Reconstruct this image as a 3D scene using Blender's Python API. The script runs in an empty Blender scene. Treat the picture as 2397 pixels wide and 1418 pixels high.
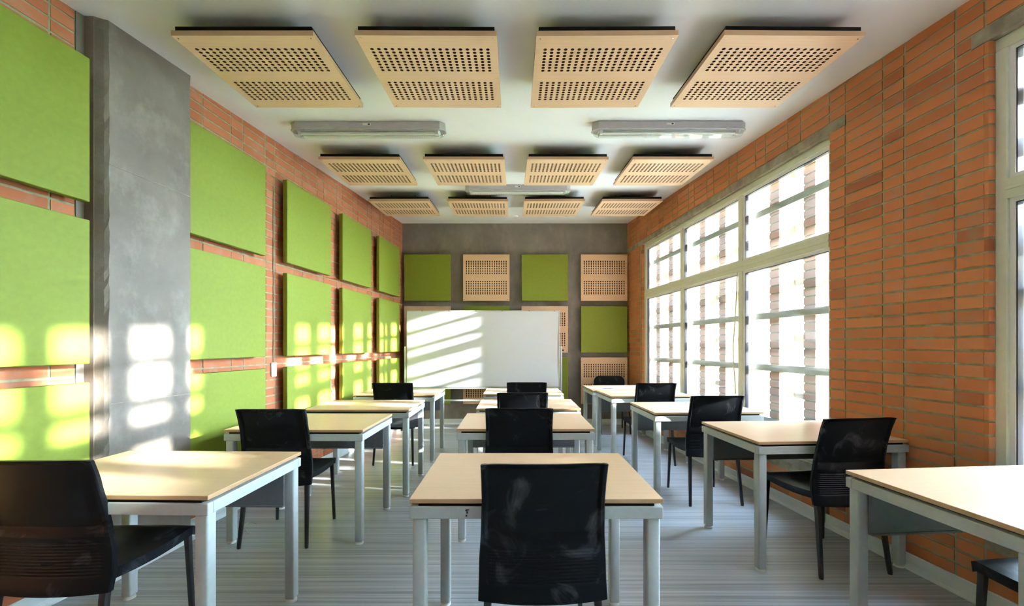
import bpy, bmesh, math, random
from mathutils import Vector, Matrix
random.seed(7)
S = bpy.context.scene
COL = S.collection
R = math.radians

# ---------------------------------------------------------------- camera
FPX = 1000.0
cam = bpy.data.cameras.new('camera'); camo = bpy.data.objects.new('camera', cam); COL.objects.link(camo)
camo.location = (0, 0, 1.36); camo.rotation_euler = (R(90), 0, 0)
cam.sensor_width = 36; cam.sensor_fit = 'HORIZONTAL'; cam.lens = FPX / 2397 * 36
cam.shift_x = -4.5 / 2397; cam.shift_y = 99 / 2397
cam.clip_start = .05; cam.clip_end = 200
S.camera = camo

# ---------------------------------------------------------------- world, sun, exposure
w = bpy.data.worlds.new('sky'); S.world = w; w.use_nodes = True
wn = w.node_tree.nodes; wl = w.node_tree.links
bg = wn['Background']
tc = wn.new('ShaderNodeTexCoord'); sep = wn.new('ShaderNodeSeparateXYZ'); cr = wn.new('ShaderNodeValToRGB')
wl.new(tc.outputs['Generated'], sep.inputs[0]); wl.new(sep.outputs['Z'], cr.inputs[0]); wl.new(cr.outputs[0], bg.inputs[0])
cr.color_ramp.elements[0].color = (.72, .87, 1.08, 1); cr.color_ramp.elements[1].color = (.50, .70, 1.05, 1)
cr.color_ramp.elements[1].position = .7
bg.inputs[1].default_value = 75
sun = bpy.data.lights.new('sun', 'SUN'); suno = bpy.data.objects.new('sun', sun); COL.objects.link(suno)
SUN_DIR = Vector((-1, .197, -.276)).normalized()
suno.rotation_euler = SUN_DIR.to_track_quat('-Z', 'Y').to_euler()
suno.location = (12, -3, 6)
sun.energy = 32; sun.angle = R(1.15); sun.color = (1, .975, .96)
vs = S.view_settings
vs.view_transform = 'Standard'; vs.look = 'None'; vs.gamma = 1; vs.use_curve_mapping = False
vs.exposure = 1.16
try:
    S.cycles.use_denoising = True
    S.cycles.max_bounces = 12; S.cycles.diffuse_bounces = 8; S.cycles.glossy_bounces = 4
    S.cycles.transparent_max_bounces = 16; S.cycles.sample_clamp_indirect = 12
    S.cycles.caustics_reflective = False; S.cycles.caustics_refractive = False
except Exception: pass

# ---------------------------------------------------------------- room measures
YB = 7.368; YN = -1.55                       # end wall with the whiteboard, wall behind the camera
XL = lambda y: -2.686 + .1036 * y            # side walls converge towards the end wall
XR = lambda y: 2.681 - .0988 * y
ZC = lambda y: 3.106 + .048 * y              # ceiling rises towards the end wall
AL = math.atan(.1036); AR = math.atan(.0988); AC = math.atan(.048)
PITCH = .0733; Z0 = .0123                    # brick course

# ---------------------------------------------------------------- helpers
def tag(o, label=None, cat=None, group=None, kind=None):
    if label: o['label'] = label
    if cat: o['category'] = cat
    if group: o['group'] = group
    if kind: o['kind'] = kind
    return o
def empty(name, loc=(0, 0, 0), rz=0):
    o = bpy.data.objects.new(name, None); COL.objects.link(o); o.location = loc; o.rotation_euler = (0, 0, rz)
    o.empty_display_size = .1
    return o
def link(name, me, parent=None, m=None):
    o = bpy.data.objects.new(name, me); COL.objects.link(o); o.parent = parent
    if m is not None and not me.materials: me.materials.append(m)
    return o
def copy_tree(o, parent=None):
    c = o.copy(); COL.objects.link(c); c.parent = parent
    for ch in list(KIDS.get(o.name, o.children)): copy_tree(ch, c)
    return c
KIDS = {}
class MB:
    def __init__(s): s.v = []; s.f = []; s.m = []
    def add(s, vs, fs, mi=0):
        n = len(s.v); s.v += [tuple(v) for v in vs]; s.f += [tuple(i + n for i in f) for f in fs]; s.m += [mi] * len(fs)
    def box(s, x0, x1, y0, y1, z0, z1, mi=0):
        s.add([(x0,y0,z0),(x1,y0,z0),(x1,y1,z0),(x0,y1,z0),(x0,y0,z1),(x1,y0,z1),(x1,y1,z1),(x0,y1,z1)],
              [(0,3,2,1),(4,5,6,7),(0,1,5,4),(1,2,6,5),(2,3,7,6),(3,0,4,7)], mi)
    def wbox(s, side, y0, y1, a, b, z0, z1, mi=0, c=0):
        """box following a side wall: a..b is the distance INTO the room from the wall face (negative = into the wall)"""
        if side == 'L': X = lambda y, t: XL(y) + t
        else: X = lambda y, t: XR(y) - t
        p = lambda y, t, z: (X(y, t), y, z)
        vs = [p(y0,a,z0),p(y0,b,z0),p(y1,b,z0),p(y1,a,z0),p(y0,a,z1),p(y0,b,z1),p(y1,b,z1),p(y1,a,z1)]
        fs = [(0,3,2,1),(4,5,6,7),(0,1,5,4),(1,2,6,5),(2,3,7,6),(3,0,4,7)]
        if side == 'R': fs = [tuple(reversed(f)) for f in fs]
        s.add(vs, fs, mi)
    def tube(s, pts, r, n=8, mi=0, caps=True):
        pts = [Vector(p) for p in pts]; rs = r if isinstance(r, (list, tuple)) else [r] * len(pts)
        rings = []; up = None
        for i, p in enumerate(pts):
            d = (pts[min(i+1, len(pts)-1)] - pts[max(i-1, 0)]).normalized()
            if up is None:
                up = Vector((0,0,1)) if abs(d.z) < .9 else Vector((1,0,0))
            a = d.cross(up).normalized(); b = d.cross(a).normalized(); up = -b if False else up
            rings.append([p + (a * math.cos(2*math.pi*k/n) + b * math.sin(2*math.pi*k/n)) * rs[i] for k in range(n)])
        vs = [v for rg in rings for v in rg]; fs = []
        for i in range(len(pts)-1):
            for k in range(n):
                fs.append((i*n+k, i*n+(k+1)%n, (i+1)*n+(k+1)%n, (i+1)*n+k))
        if caps:
            fs.append(tuple(reversed(range(n)))); fs.append(tuple((len(pts)-1)*n+k for k in range(n)))
        s.add(vs, fs, mi)
    def build(s, name, m, parent=None, bevel=0, seg=2, smooth=False):
        me = bpy.data.meshes.new(name); me.from_pydata(s.v, [], s.f)
        for mm in (m if isinstance(m, (list, tuple)) else [m]): me.materials.append(mm)
        for p, i in zip(me.polygons, s.m): p.material_index = i
        bm = bmesh.new(); bm.from_mesh(me)
        bmesh.ops.recalc_face_normals(bm, faces=bm.faces)
        if bevel:
            bmesh.ops.bevel(bm, geom=[e for e in bm.edges if len(e.link_faces) == 2 and e.calc_face_angle(0) > .5], offset=bevel, segments=seg, profile=.5, affect='EDGES', clamp_overlap=True)
        if smooth:
            for f in bm.faces: f.smooth = True
            for e in bm.edges:
                if len(e.link_faces) == 2 and e.calc_face_angle(0) > .7: e.smooth = False
        bm.to_mesh(me); bm.free()
        return link(name, me, parent)

# ---------------------------------------------------------------- materials
def mat(name, col, rough=.5, metal=0, spec=.5):
    m = bpy.data.materials.new(name); m.use_nodes = True
    b = m.node_tree.nodes['Principled BSDF']
    b.inputs['Base Color'].default_value = (*col, 1); b.inputs['Roughness'].default_value = rough
    b.inputs['Metallic'].default_value = metal; b.inputs['Specular IOR Level'].default_value = spec
    return m
def N(m, t, **kw):
    n = m.node_tree.nodes.new(t)
    for k, v in kw.items():
        if hasattr(n, k): setattr(n, k, v)
        else: n.inputs[k].default_value = v
    return n
def L(m, a, b): m.node_tree.links.new(a, b)
def noisy(name, c1, c2, scale=6, rough=.6, metal=0, spec=.5, bump=0, bscale=80, stretch=(1,1,1), detail=6, lo=.35, hi=.65, coord='Object', bdist=.002, rvar=0):
    m = mat(name, c1, rough, metal, spec); b = m.node_tree.nodes['Principled BSDF']
    t = N(m, 'ShaderNodeTexCoord'); mp = N(m, 'ShaderNodeMapping'); mp.inputs['Scale'].default_value = stretch
    L(m, t.outputs[coord], mp.inputs[0])
    n = N(m, 'ShaderNodeTexNoise'); n.inputs['Scale'].default_value = scale; n.inputs['Detail'].default_value = detail; n.inputs['Roughness'].default_value = .6
    L(m, mp.outputs[0], n.inputs['Vector'])
    r = N(m, 'ShaderNodeValToRGB'); r.color_ramp.elements[0].color = (*c1, 1); r.color_ramp.elements[1].color = (*c2, 1)
    r.color_ramp.elements[0].position = lo; r.color_ramp.elements[1].position = hi
    L(m, n.outputs[0], r.inputs[0]); L(m, r.outputs[0], b.inputs['Base Color'])
    if bump:
        n2 = N(m, 'ShaderNodeTexNoise'); n2.inputs['Scale'].default_value = bscale; n2.inputs['Detail'].default_value = 4
        L(m, mp.outputs[0], n2.inputs['Vector'])
        bp = N(m, 'ShaderNodeBump'); bp.inputs['Strength'].default_value = bump; bp.inputs['Distance'].default_value = bdist
        L(m, n2.outputs[0], bp.inputs['Height']); L(m, bp.outputs[0], b.inputs['Normal'])
    if rvar:
        mr = N(m, 'ShaderNodeMapRange'); mr.inputs['To Min'].default_value = rough - rvar; mr.inputs['To Max'].default_value = rough + rvar
        L(m, n.outputs[0], mr.inputs[0]); L(m, mr.outputs[0], b.inputs['Roughness'])
    return m

def brick_mat(name, cols, dirt=(.30,.24,.17)):
    m = mat(name, cols[0], .75, 0, .3); b = m.node_tree.nodes['Principled BSDF']
    oi = N(m, 'ShaderNodeObjectInfo'); gi = N(m, 'ShaderNodeNewGeometry')
    ad = N(m, 'ShaderNodeMath', operation='ADD'); fr = N(m, 'ShaderNodeMath', operation='FRACT')
    L(m, oi.outputs['Random'], ad.inputs[0]); L(m, gi.outputs['Random Per Island'], ad.inputs[1]); L(m, ad.outputs[0], fr.inputs[0])
    r = N(m, 'ShaderNodeValToRGB'); r.color_ramp.interpolation = 'LINEAR'
    e = r.color_ramp.elements; e[0].color = (*cols[0],1); e[1].color = (*cols[-1],1)
    for i, c in enumerate(cols[1:-1]):
        q = e.new((i+1)/(len(cols)-1)); q.color = (*c,1)
    L(m, fr.outputs[0], r.inputs[0])
    n = N(m, 'ShaderNodeTexNoise'); n.inputs['Scale'].default_value = 9; n.inputs['Detail'].default_value = 8
    L(m, gi.outputs['Position'], n.inputs['Vector'])
    mr = N(m, 'ShaderNodeMapRange'); mr.inputs['From Min'].default_value = .52; mr.inputs['From Max'].default_value = .78; mr.inputs['To Max'].default_value = .55
    L(m, n.outputs[0], mr.inputs[0])
    mx = N(m, 'ShaderNodeMix', data_type='RGBA'); L(m, mr.outputs[0], mx.inputs['Factor']); L(m, r.outputs[0], mx.inputs['A'])
    mx.inputs['B'].default_value = (*dirt, 1); L(m, mx.outputs['Result'], b.inputs['Base Color'])
    n2 = N(m, 'ShaderNodeTexNoise'); n2.inputs['Scale'].default_value = 120; n2.inputs['Detail'].default_value = 5
    L(m, gi.outputs['Position'], n2.inputs['Vector'])
    bp = N(m, 'ShaderNodeBump'); bp.inputs['Strength'].default_value = .5; bp.inputs['Distance'].default_value = .002
    L(m, n2.outputs[0], bp.inputs['Height']); L(m, bp.outputs[0], b.inputs['Normal'])
    return m
M = {}
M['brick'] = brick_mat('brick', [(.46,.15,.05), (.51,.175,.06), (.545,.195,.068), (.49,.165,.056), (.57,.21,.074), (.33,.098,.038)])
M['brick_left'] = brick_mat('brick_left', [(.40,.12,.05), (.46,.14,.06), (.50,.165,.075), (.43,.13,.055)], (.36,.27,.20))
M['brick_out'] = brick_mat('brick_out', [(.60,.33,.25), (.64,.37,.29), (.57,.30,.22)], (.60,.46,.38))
M['mortar'] = noisy('mortar', (.26,.235,.14), (.37,.34,.22), 20, .9, bump=.6, bscale=90, spec=.2)
def concrete(name, c1, c2, c3, st=(5,5,.8)):
    m = noisy(name, c1, c2, 2.2, .6, bump=.35, bscale=60, detail=10, lo=.3, hi=.7, coord='Object', rvar=.12)
    b = m.node_tree.nodes['Principled BSDF']; src = b.inputs['Base Color'].links[0].from_socket
    g = N(m, 'ShaderNodeNewGeometry')
    # pits
    v = N(m, 'ShaderNodeTexVoronoi'); v.inputs['Scale'].default_value = 7; L(m, g.outputs['Position'], v.inputs['Vector'])
    mr = N(m, 'ShaderNodeMapRange'); mr.inputs['From Min'].default_value = .02; mr.inputs['From Max'].default_value = .05; mr.inputs['To Min'].default_value = .75; mr.inputs['To Max'].default_value = 0
    L(m, v.outputs['Distance'], mr.inputs[0])
    mx = N(m, 'ShaderNodeMix', data_type='RGBA'); L(m, mr.outputs[0], mx.inputs['Factor']); L(m, src, mx.inputs['A']); mx.inputs['B'].default_value = (.07,.06,.05,1)
    # vertical drips
    mp = N(m, 'ShaderNodeMapping'); mp.inputs['Scale'].default_value = st; L(m, g.outputs['Position'], mp.inputs[0])
    n = N(m, 'ShaderNodeTexNoise'); n.inputs['Scale'].default_value = 2.2; n.inputs['Detail'].default_value = 9; n.inputs['Roughness'].default_value = .7; L(m, mp.outputs[0], n.inputs['Vector'])
    m2 = N(m, 'ShaderNodeMapRange'); m2.inputs['From Min'].default_value = .5; m2.inputs['From Max'].default_value = .72; m2.inputs['To Max'].default_value = .6
    L(m, n.outputs[0], m2.inputs[0])
    x2 = N(m, 'ShaderNodeMix', data_type='RGBA'); L(m, m2.outputs[0], x2.inputs['Factor']); L(m, mx.outputs['Result'], x2.inputs['A']); x2.inputs['B'].default_value = (*c3,1)
    L(m, x2.outputs['Result'], b.inputs['Base Color'])
    return m
M['concrete'] = concrete('concrete', (.13,.102,.078), (.22,.182,.148), (.32,.29,.25), (1.6,1.6,1.1))
M['concrete_wall'] = concrete('concrete_wall', (.155,.138,.112), (.245,.222,.182), (.31,.285,.23), (2.6,2.6,1.0))
M['concrete_out'] = noisy('concrete_out', (.42,.46,.43), (.52,.55,.52), 8, .8, bump=.4)
M['lintel'] = noisy('lintel', (.20,.17,.12), (.36,.32,.24), 9, .85, bump=.8, bscale=40)
M['plaster'] = noisy('plaster', (.80,.83,.85), (.85,.88,.90), 1.5, .85, bump=.05, bscale=20, spec=.3)
M['green'] = noisy('green_fabric', (.190,.236,.018), (.208,.258,.022), 30, .6, bump=.25, bscale=500, spec=.35, bdist=.001)
M['black_felt'] = mat('black_felt', (.012,.012,.012), .9, spec=.1)
def wood(name, c1, c2, rough, spec=.5, stretch=(1.2, 22, 22)):
    return noisy(name, c1, c2, 3.0, rough, stretch=stretch, detail=8, lo=.3, hi=.7, spec=spec, bump=.04, bscale=60)
M['wood'] = wood('beech_board', (.66,.44,.26), (.74,.51,.32), .42, stretch=(1.0, 30, 30))
M['wood_edge'] = wood('beech_edge', (.44,.27,.14), (.52,.33,.18), .5)
M['hole'] = mat('shaded_hole', (.10,.055,.03), .8)  # hole walls darkened: shade inside the holes put into the colour
M['tabletop'] = wood('beech_laminate', (.62,.41,.245), (.665,.45,.275), .38, .35, stretch=(1.0, 18, 18))
M['table_edge'] = mat('table_edge', (.50,.31,.16), .45)
M['grey_metal'] = noisy('grey_powder_coat', (.44,.485,.48), (.47,.515,.51), 40, .42, spec=.4)
M['panel_grey'] = noisy('grey_panel', (.15,.16,.17), (.17,.18,.19), 40, .5)
M['glide'] = mat('glide', (.75,.74,.70), .4)
def black_plastic():
    m = mat('black_plastic', (.006,.007,.009), .40, spec=.11); b = m.node_tree.nodes['Principled BSDF']
    t = N(m, 'ShaderNodeTexCoord'); oi = N(m, 'ShaderNodeObjectInfo')
    va = N(m, 'ShaderNodeVectorMath', operation='ADD'); vsn = N(m, 'ShaderNodeCombineXYZ')
    mu = N(m, 'ShaderNodeMath', operation='MULTIPLY'); mu.inputs[1].default_value = 37
    L(m, oi.outputs['Random'], mu.inputs[0]); L(m, mu.outputs[0], vsn.inputs[0])
    L(m, t.outputs['Object'], va.inputs[0]); L(m, vsn.outputs[0], va.inputs[1])
    n = N(m, 'ShaderNodeTexNoise'); n.inputs['Scale'].default_value = 5.5; n.inputs['Detail'].default_value = 10; n.inputs['Roughness'].default_value = .62; n.inputs['Distortion'].default_value = 1.2
    L(m, va.outputs[0], n.inputs['Vector'])
    mr = N(m, 'ShaderNodeMapRange'); mr.inputs['From Min'].default_value = .56; mr.inputs['From Max'].default_value = .80; mr.inputs['To Max'].default_value = .22
    L(m, n.outputs[0], mr.inputs[0])
    mx = N(m, 'ShaderNodeMix', data_type='RGBA'); L(m, mr.outputs[0], mx.inputs['Factor'])
    mx.inputs['A'].default_value = (.006,.007,.009,1); mx.inputs['B'].default_value = (.45,.47,.5,1)
    L(m, mx.outputs['Result'], b.inputs['Base Color'])
    r2 = N(m, 'ShaderNodeMapRange'); r2.inputs['To Min'].default_value = .27; r2.inputs['To Max'].default_value = .45; L(m, n.outputs[0], r2.inputs[0]); L(m, r2.outputs[0], b.inputs['Roughness'])
    return m
M['black'] = black_plastic()
M['black_metal'] = mat('black_metal', (.012,.012,.014), .35)
M['frame'] = noisy('cream_aluminium', (.62,.66,.55), (.66,.70,.59), 20, .4)
M['white_alu'] = mat('white_aluminium', (.75,.77,.78), .35)
M['gasket'] = mat('gasket', (.03,.035,.045), .5)
M['alu'] = mat('satin_aluminium', (.62,.66,.64), .35, .6)
M['whiteboard'] = mat('whiteboard_enamel', (.66,.68,.70), .22)
M['lamp_grey'] = noisy('lamp_housing', (.47,.45,.47), (.51,.49,.51), 10, .45)
M['tube'] = mat('tube_glass', (.85,.86,.83), .2)
M['chrome'] = mat('chrome', (.6,.6,.6), .2, 1)
M['baseboard'] = noisy('baseboard_vinyl', (.64,.71,.71), (.68,.75,.75), 10, .4)
M['switch'] = mat('switch_plastic', (.82,.80,.78), .35)
M['cream_cord'] = mat('cream_cord', (.65,.60,.45), .6)
M['paper'] = mat('paper', (.8,.8,.82), .6); M['ink'] = mat('violet_ink', (.09,.06,.38), .6)
M['grass'] = noisy('grass', (.05,.12,.02), (.12,.22,.05), 8, .9, bump=.5)
M['leaf'] = noisy('hedge_leaf', (.05,.14,.02), (.14,.28,.05), 12, .6)
M['bounce_strip'] = noisy('bounce_strip', (.45,.42,.37), (.55,.52,.46), 3, .8)  # pale tone of the added ground strip, bounces light to the ceiling
def glass(name, base=.04):
    m = bpy.data.materials.new(name); m.use_nodes = True; nt = m.node_tree
    for n in list(nt.nodes): nt.nodes.remove(n)
    o = nt.nodes.new('ShaderNodeOutputMaterial'); t = nt.nodes.new('ShaderNodeBsdfTransparent'); g = nt.nodes.new('ShaderNodeBsdfGlossy')
    t.inputs[0].default_value = (.95,.98,.965,1); g.inputs['Roughness'].default_value = .02
    lw = nt.nodes.new('ShaderNodeLayerWeight'); lw.inputs[0].default_value = .5; pw = nt.nodes.new('ShaderNodeMath'); pw.operation = 'POWER'; pw.inputs[1].default_value = 4.2
    f = nt.nodes.new('ShaderNodeMath'); f.operation = 'MULTIPLY_ADD'; f.inputs[1].default_value = .9; f.inputs[2].default_value = base; x = nt.nodes.new('ShaderNodeMixShader')
    nt.links.new(lw.outputs['Facing'], pw.inputs[0]); nt.links.new(pw.outputs[0], f.inputs[0])
    nt.links.new(f.outputs[0], x.inputs[0]); nt.links.new(t.outputs[0], x.inputs[1]); nt.links.new(g.outputs[0], x.inputs[2]); nt.links.new(x.outputs[0], o.inputs[0])
    return m
M['glass'] = glass('window_glass')
def add_haze(m, f):
    nt = m.node_tree; o = [n for n in nt.nodes if n.type == 'OUTPUT_MATERIAL'][0]; src = o.inputs[0].links[0].from_socket
    d = nt.nodes.new('ShaderNodeBsdfTranslucent'); d.inputs[0].default_value = (.95,.95,.95,1); x = nt.nodes.new('ShaderNodeMixShader'); x.inputs[0].default_value = f
    nt.links.new(src, x.inputs[1]); nt.links.new(d.outputs[0], x.inputs[2]); nt.links.new(x.outputs[0], o.inputs[0])
add_haze(M['glass'], .006)                      # pale haze added to the panes as a thin scatter on both faces
def diffuser():
    m = glass('clear_diffuser'); return m
M['diffuser'] = diffuser()
def floor_mat():
    m = mat('striped_vinyl', (.3,.32,.33), .34, spec=.5); b = m.node_tree.nodes['Principled BSDF']
    g = N(m, 'ShaderNodeNewGeometry')
    def stripes(sx, sy, det, off):
        mp = N(m, 'ShaderNodeMapping'); mp.inputs['Scale'].default_value = (sx, sy, 0); mp.inputs['Location'].default_value = (off, off, 0); L(m, g.outputs['Position'], mp.inputs[0])
        n = N(m, 'ShaderNodeTexNoise'); n.inputs['Scale'].default_value = 1; n.inputs['Detail'].default_value = det; n.inputs['Roughness'].default_value = .75
        L(m, mp.outputs[0], n.inputs['Vector']); return n
    n = stripes(.35, 42, 3, 3)
    r = N(m, 'ShaderNodeValToRGB'); e = r.color_ramp.elements
    e[0].color = (.17,.177,.18,1); e[0].position = .36; e[1].color = (.52,.55,.57,1); e[1].position = .62
    L(m, n.outputs[0], r.inputs[0])
    n2 = stripes(.5, .6, 3, 9)
    mr = N(m, 'ShaderNodeMapRange'); mr.inputs['From Min'].default_value = .3; mr.inputs['From Max'].default_value = .7; mr.inputs['To Min'].default_value = .25; mr.inputs['To Max'].default_value = .6
    L(m, n2.outputs[0], mr.inputs[0])
    mx = N(m, 'ShaderNodeMix', data_type='RGBA'); L(m, mr.outputs[0], mx.inputs['Factor']); L(m, r.outputs[0], mx.inputs['A']); mx.inputs['B'].default_value = (.33,.345,.355,1)
    L(m, mx.outputs['Result'], b.inputs['Base Color'])
    bp = N(m, 'ShaderNodeBump'); bp.inputs['Strength'].default_value = .12; bp.inputs['Distance'].default_value = .002; L(m, n.outputs[0], bp.inputs['Height']); L(m, bp.outputs[0], b.inputs['Normal'])
    return m
M['floor'] = floor_mat()

# ---------------------------------------------------------------- room shell
TH = .13
b = MB()
vs_ = [(XL(YN)-TH,YN-.2,-.1),(XR(YN)+TH,YN-.2,-.1),(XR(YB)+TH,YB+.2,-.1),(XL(YB)-TH,YB+.2,-.1)]
b.add(vs_ + [(x,y,0) for x,y,_ in vs_], [(0,3,2,1),(4,5,6,7),(0,1,5,4),(1,2,6,5),(2,3,7,6),(3,0,4,7)])
tag(b.build('floor', M['floor']), 'grey vinyl floor with fine stripes across the room', kind='structure')
b = MB()
vs_ = [(XL(YN)-TH,YN-.2),(XR(YN)+TH,YN-.2),(XR(YB)+TH,YB+.2),(XL(YB)-TH,YB+.2)]
b.add([(x,y,ZC(y)) for x,y in vs_] + [(x,y,ZC(y)+.2) for x,y in vs_], [(0,3,2,1),(4,5,6,7),(0,1,5,4),(1,2,6,5),(2,3,7,6),(3,0,4,7)])
tag(b.build('ceiling', M['plaster']), 'plain white ceiling rising towards the whiteboard', kind='structure')
b = MB(); b.box(XL(YB)-.3, XR(YB)+.3, YB, YB+.2, -.05, 3.75)
wb_ = tag(b.build('wall_back', M['concrete_wall']), 'bare grey concrete end wall behind the whiteboard', kind='structure')
# formwork seams of the cast concrete: thin proud ridges
b = MB()
for x in (-1.02, .70): b.box(x-.002, x+.002, YB-.0015, YB, .1, 3.44)
for z in (.79, 2.30): b.box(-1.92, 1.95, YB-.0012, YB, z-.0015, z+.0015)
b.build('formwork_seam', M['concrete'], wb_)
b = MB()
b.box(XL(YN)-.2, XR(YN)+.2, YN-.15, YN, -.05, 3.3)
tag(b.build('wall_near', M['concrete']), 'concrete wall behind the viewpoint', kind='structure')

# side walls : recessed mortar bed with bricks proud of it
W1 = (3.195, 6.722); W2 = (-.7, 2.218)      # windows along y
SILL = .4315; HEAD = 2.944
REC = -.0015
b = MB(); b.wbox('L', YN-.15, YB+.05, -TH, REC, -.05, 3.8)
wall_l = tag(b.build('wall_left', M['mortar']), 'red brick side wall laid in stacked columns, hung with green panels', kind='structure')
b = MB()
b.wbox('R', YN-.15, YB+.05, -TH, REC, -.05, SILL-.06); b.wbox('R', YN-.15, YB+.05, -TH, REC, HEAD+PITCH, 3.8)
b.wbox('R', W1[1], YB+.05, -TH, REC, SILL-.06, HEAD+PITCH); b.wbox('R', W2[1], W1[0], -TH, REC, SILL-.06, HEAD+PITCH); b.wbox('R', YN-.15, W2[0], -TH, REC, SILL-.06, HEAD+PITCH)
wall_r = tag(b.build('wall_right', M['mortar']), 'orange brick side wall laid in stacked columns around the windows', kind='structure')

GREEN_Z = [(2.150, 2.945), (1.258, 2.050), (.362, 1.157)]
GREEN_Y = [(1.585, 2.372), (3.008, 3.792), (4.085, 4.875), (5.135, 5.925), (6.185, 6.975)]
def brick_mesh(name, l, m):
    q = MB(); q.box(-l/2, l/2, -.018, .0015, 0, .0605); 
    me = bpy.data.meshes.new(name); me.from_pydata(q.v, [], q.f); me.materials.append(m)
    return me
def lay(side, wall, m, phase):
    """returns bricks as (y0, y1, course)"""
    out = []
    k0 = int((YN - phase) / .416) - 1
    for k in range(k0, 30):
        y = phase + .416 * k
        for a, c in ((y, y + .137), (y + .137, y + .416)):
            if a < YN or a > YB: continue
            c = min(c, YB)
            for n in range(-1, 48):
                z = Z0 + n * PITCH; z1 = z + PITCH
                mid = (a + c) / 2
                if z1 > ZC(a) + PITCH or z < -.08: continue
                aa, cc = a, c
                if side == 'L':
                    if aa < 3.0 and cc > 2.375:
                        if aa >= 2.375 and cc <= 3.0: continue
                        if aa < 2.375: cc = 2.375
                        else: aa = 3.0
                else:
                    zin = z1 > SILL - .055 and z < HEAD + PITCH - .01
                    if zin:
                        for w0, w1 in (W1, W2):
                            if w0 - .02 < mid < w1 + .02: zin = 'skip'
                        if zin == 'skip': continue
                        if z > HEAD - .02 and (mid > 3.06 or mid < 2.29): continue
                        if aa < W1[1] < cc: aa = W1[1]
                        if aa < W2[1] < cc: aa = W2[1]
                if cc - aa < .03: continue
                out.append((aa, cc, n))
    def score(bk):
        a, c, n = bk; y = (a + c) / 2; z = Z0 + (n + .5) * PITCH
        if y < .5: return 0
        X = XL(y) if side == 'L' else XR(y)
        px = 1203 + X / y * 1000; py = 808 - (z - 1.36) / y * 1000
        if not (-10 < px < 2407 and -10 < py < 1428) or z < .08 or z > ZC(y): return 0
        if side == 'L':
            for p0, p1 in GREEN_Y:
                for q0, q1 in GREEN_Z:
                    if p0 - .05 < y < p1 - .02 and q0 - .02 < z < q1 + .0: return 0
        return (c - a) / y / y
    out.sort(key=score, reverse=True)
    meshes = {}
    ang = -AL if side == 'L' else AR + math.pi
    for i, (a, c, n) in enumerate(out[:300]):
        l = round(c - a - .012, 3)
        if l not in meshes: meshes[l] = brick_mesh('brick', l, m)
        o = link('brick', meshes[l], wall)
        y = (a + c) / 2; pr = random.uniform(-.001, .002)
        o.location = ((XL(y) + pr) if side == 'L' else (XR(y) - pr), y, Z0 + n * PITCH + .006 + random.uniform(-.0015, .0015))
        o.rotation_euler = (0, 0, (math.pi/2 - AL + math.pi) if side == 'L' else (math.pi/2 + AR))
    q = MB()
    for a, c, n in out[300:]:
        pr = random.uniform(.0008, .0032); z = Z0 + n * PITCH + .006
        q.wbox(side, a + .006, c - .006, -.018, pr, z, z + .0605)
    me = bpy.data.meshes.new('brick'); me.from_pydata(q.v, [], q.f); me.materials.append(m)
    tag(link('brick', me, wall), kind='stuff')
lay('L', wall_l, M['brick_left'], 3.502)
lay('R', wall_r, M['brick'], 2.645)

def rough_bar(side, y0, y1, a, b_, z0, z1, name, m, parent, n=60, j=.003):
    q = MB(); ring = []
    for i in range(n + 1):
        y = y0 + (y1 - y0) * i / n; X = (lambda t: XL(y) + t) if side == 'L' else (lambda t: XR(y) - t)
        jj = lambda: random.uniform(-j, j)
        ring.append([(X(a), y, z0), (X(b_ + jj()*.5), y, z0 + jj()), (X(b_ + jj()*.5), y, z1 + jj()), (X(a), y, z1)])
    v = [p for r_ in ring for p in r_]; f = []
    for i in range(n):
        for k in range(4): f.append((i*4+k, i*4+(k+1)%4, (i+1)*4+(k+1)%4, (i+1)*4+k))
    f += [(0,1,2,3), (n*4+3, n*4+2, n*4+1, n*4)]
    q.add(v, f); return q.build(name, m, parent)
for y0, y1 in ((3.062, YB), (YN, 2.29)):
    tag(rough_bar('R', y0, y1, -TH, .004, HEAD - .006, HEAD + PITCH - .004, 'lintel', M['lintel'], wall_r), 'rough grey concrete lintel over the window')
for y0, y1 in (W1, W2):
    tag(rough_bar('R', y0, y1, -TH-.02, .012, SILL - .06, SILL, 'sill', M['lintel'], wall_r), 'grey concrete window sill')

q = MB()
for n in range(5, 40):
    z = Z0 + n * PITCH + .006
    for ya, yb in ((W2[1]-.004, W2[1]+.05), (W1[0]-.05, W1[0]+.004), (W1[1]-.004, W1[1]+.05)):
        q.wbox('R', ya, yb, -.034, .0006, z, z+.0605)
me = bpy.data.meshes.new('jamb_brick'); me.from_pydata(q.v, [], q.f); me.materials.append(M['brick']); tag(link('jamb_brick', me, wall_r), kind='stuff')

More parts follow.
